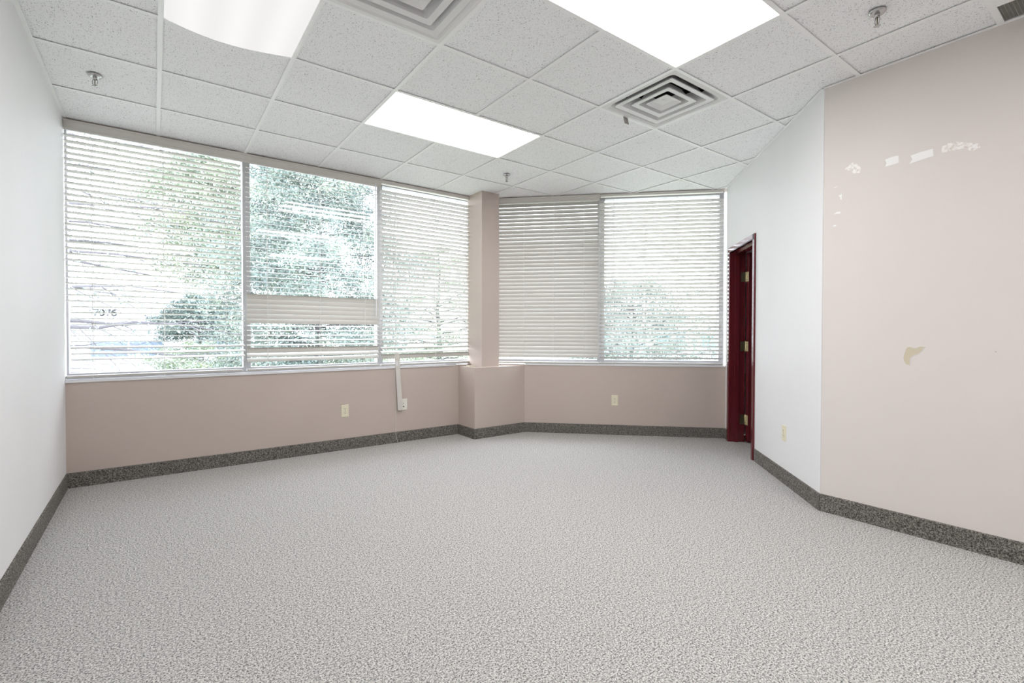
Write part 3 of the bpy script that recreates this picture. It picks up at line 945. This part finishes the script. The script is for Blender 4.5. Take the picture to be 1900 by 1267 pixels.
# trees
def tree(name, label, base, height, z0, shape, rmax, nb, ntw, nleaf, leaf, lmat, seed, droop=.25, r0=.16, scat=.12, up=.25, lean=(0, 0), azr=None, group='trees outside the windows'):
    rg = np.random.default_rng(seed)
    t = tag(empty(name, base), label, 'tree', group)
    trunk = MB()
    pts = []
    for k in range(9):
        u = k / 8
        pts.append((lean[0] * u ** 1.5 + .05 * math.sin(k * 1.7 + seed), lean[1] * u ** 1.5 + .05 * math.cos(k * 2.1 + seed), height * u))
    trunk.tube(pts, r0, 8, r0 * .18)
    segs = []                        # twig polylines used to scatter leaves
    for i in range(nb):
        u = (i + rg.uniform(0, 1)) / nb
        h_ = z0 + (height - z0) * u
        k = min(7, int(h_ / height * 8)); f_ = h_ / height * 8 - k
        o_ = Vector(pts[k]).lerp(Vector(pts[k + 1]), f_)
        az = i * 2.399963 + rg.uniform(-.3, .3) if azr is None else rg.uniform(*azr)
        L = rmax * shape(u) * rg.uniform(.75, 1.1)
        d = Vector((math.cos(az), math.sin(az), 0))
        bp = []
        for q in range(7):
            w = q / 6
            wob = Vector((rg.normal(0, .03), rg.normal(0, .03), rg.normal(0, .02))) * L * .6
            bp.append(o_ + d * (L * w) + Vector((0, 0, up * L * w - droop * L * w * w)) + (wob if q else Vector()))
        rb = max(.012, r0 * .32 * (1 - .7 * u))
        trunk.tube(bp, rb, 5, .004)
        for j in range(ntw):
            w = .18 + .82 * (j + rg.uniform(0, 1)) / ntw
            k = min(5, int(w * 6)); s = bp[k].lerp(bp[k + 1], w * 6 - k)
            side = Vector((-d.y, d.x, 0)) * (1 if j % 2 else -1)
            dd = (d * rg.uniform(.3, .9) + side * rg.uniform(.4, 1.0) + Vector((0, 0, rg.uniform(-.55, .35)))).normalized()
            tl = L * rg.uniform(.18, .38) * (1.15 - .5 * w) + .12
            tp = [s + dd * (tl * x) + Vector((0, 0, -.25 * tl * x * x)) for x in (0, .5, 1)]
            trunk.tube(tp, .007, 3, .002)
            segs.append((tp[0], tp[2]))
    trunk.build('trunk', 'bark', t, True)
    A = np.array([s[0] for s in segs]); B = np.array([s[1] for s in segs])
    idx = rg.integers(0, len(segs), nleaf)
    w = rg.uniform(.1, 1.1, (nleaf, 1))
    c = A[idx] + (B[idx] - A[idx]) * w + rg.normal(0, scat, (nleaf, 3)) * np.array([1, 1, .7])
    d1 = rg.normal(0, 1, (nleaf, 3)); d1 /= np.linalg.norm(d1, axis=1, keepdims=True)
    d2 = np.cross(d1, rg.normal(0, 1, (nleaf, 3))); d2 /= np.linalg.norm(d2, axis=1, keepdims=True)
    s = leaf * rg.uniform(.6, 1.3, (nleaf, 1))
    V = np.stack([c - d1 * s, c + d2 * s * .38, c + d1 * s, c - d2 * s * .38], 1).reshape(-1, 3)
    F = np.arange(4 * nleaf).reshape(-1, 4)
    fo = bpy.data.objects.new('foliage', fast_mesh('foliage', V, F, lmat)); link(fo, t)
    fo['kind'] = 'stuff'
    return t
dome = lambda u: math.sin(math.pi * min(1, .18 + .80 * u)) ** .6
cone = lambda u: 1.02 - .92 * u
bush = lambda u: math.sqrt(max(.05, 1 - (1.6 * u - .6) ** 2))
tree('bare_limbed_tree', 'sparse tree with bare dark limbs reaching across the left window', (-2.7, 9.4, GZ), 8.6, 2.5, lambda u: 1.0 - .35 * u, 4.0, 26, 16, 6000, .03, 'leaf_blue', 11, .10, .17, .14, .12, azr=(-.9, .7))
tree('broad_tree', 'tall dense pale green tree filling the middle of the left windows', (3.75, 14.2, GZ), 8.9, 1.9, dome, 2.8, 76, 18, 140000, .042, 'leaf_blue', 12, .25, .12, .16, .2)
tree('broad_tree', 'light green tree behind the wide blind, left of the dense tree', (3.6, 20.0, GZ), 9.6, 5.2, dome, 2.7, 46, 16, 60000, .05, 'leaf_green', 13, .2, .2, .2, .2, lean=(-2.3, 0))
tree('round_evergreen', 'dark rounded evergreen low behind the wide blind', (1.75, 27.0, GZ), 5.1, 3.2, bush, 1.9, 26, 12, 26000, .05, 'leaf_dark', 14, .15, .16, .13, .1)
tree('broad_tree', 'leafy tree beyond the blind beside the column', (10.0, 19.0, GZ), 7.0, 1.2, dome, 3.3, 50, 16, 60000, .04, 'leaf_green', 15, .25, .16, .15, .25)
tree('open_tree', 'thin branched tree beyond the window next to the door wall', (14.2, 11.8, GZ), 5.2, .9, dome, 2.9, 40, 16, 48000, .045, 'leaf_blue', 17, .15, .12, .15, .45)
def shrub(label, base, h_, r_, n_, lm, seed):
    tree('garden_shrub', label, base, h_, .15, bush, r_, 26, 10, n_, .05, lm, seed, .1, .04, .10, .35, group='shrubs outside the windows')
shrub('low green shrub below the middle of the wide blind', (1.5, 24.0, GZ), 2.9, 2.0, 22000, 'leaf_green', 21)
shrub('low green shrub at the right end of the wide blind', (1.0, 16.4, GZ), 2.4, 1.1, 12000, 'leaf_green', 22)
shrub('bluish shrub at the left end of the wide blind', (-1.05, 12.0, GZ), 2.3, .8, 6000, 'leaf_blue', 23)
shrub('low green shrub in front of the pale far building', (12.2, 7.4, GZ), 2.1, 1.1, 8000, 'leaf_green', 24)
shrub('bluish shrub left of the pale far building', (9.9, 9.1, GZ), 1.9, .8, 7000, 'leaf_blue', 25)
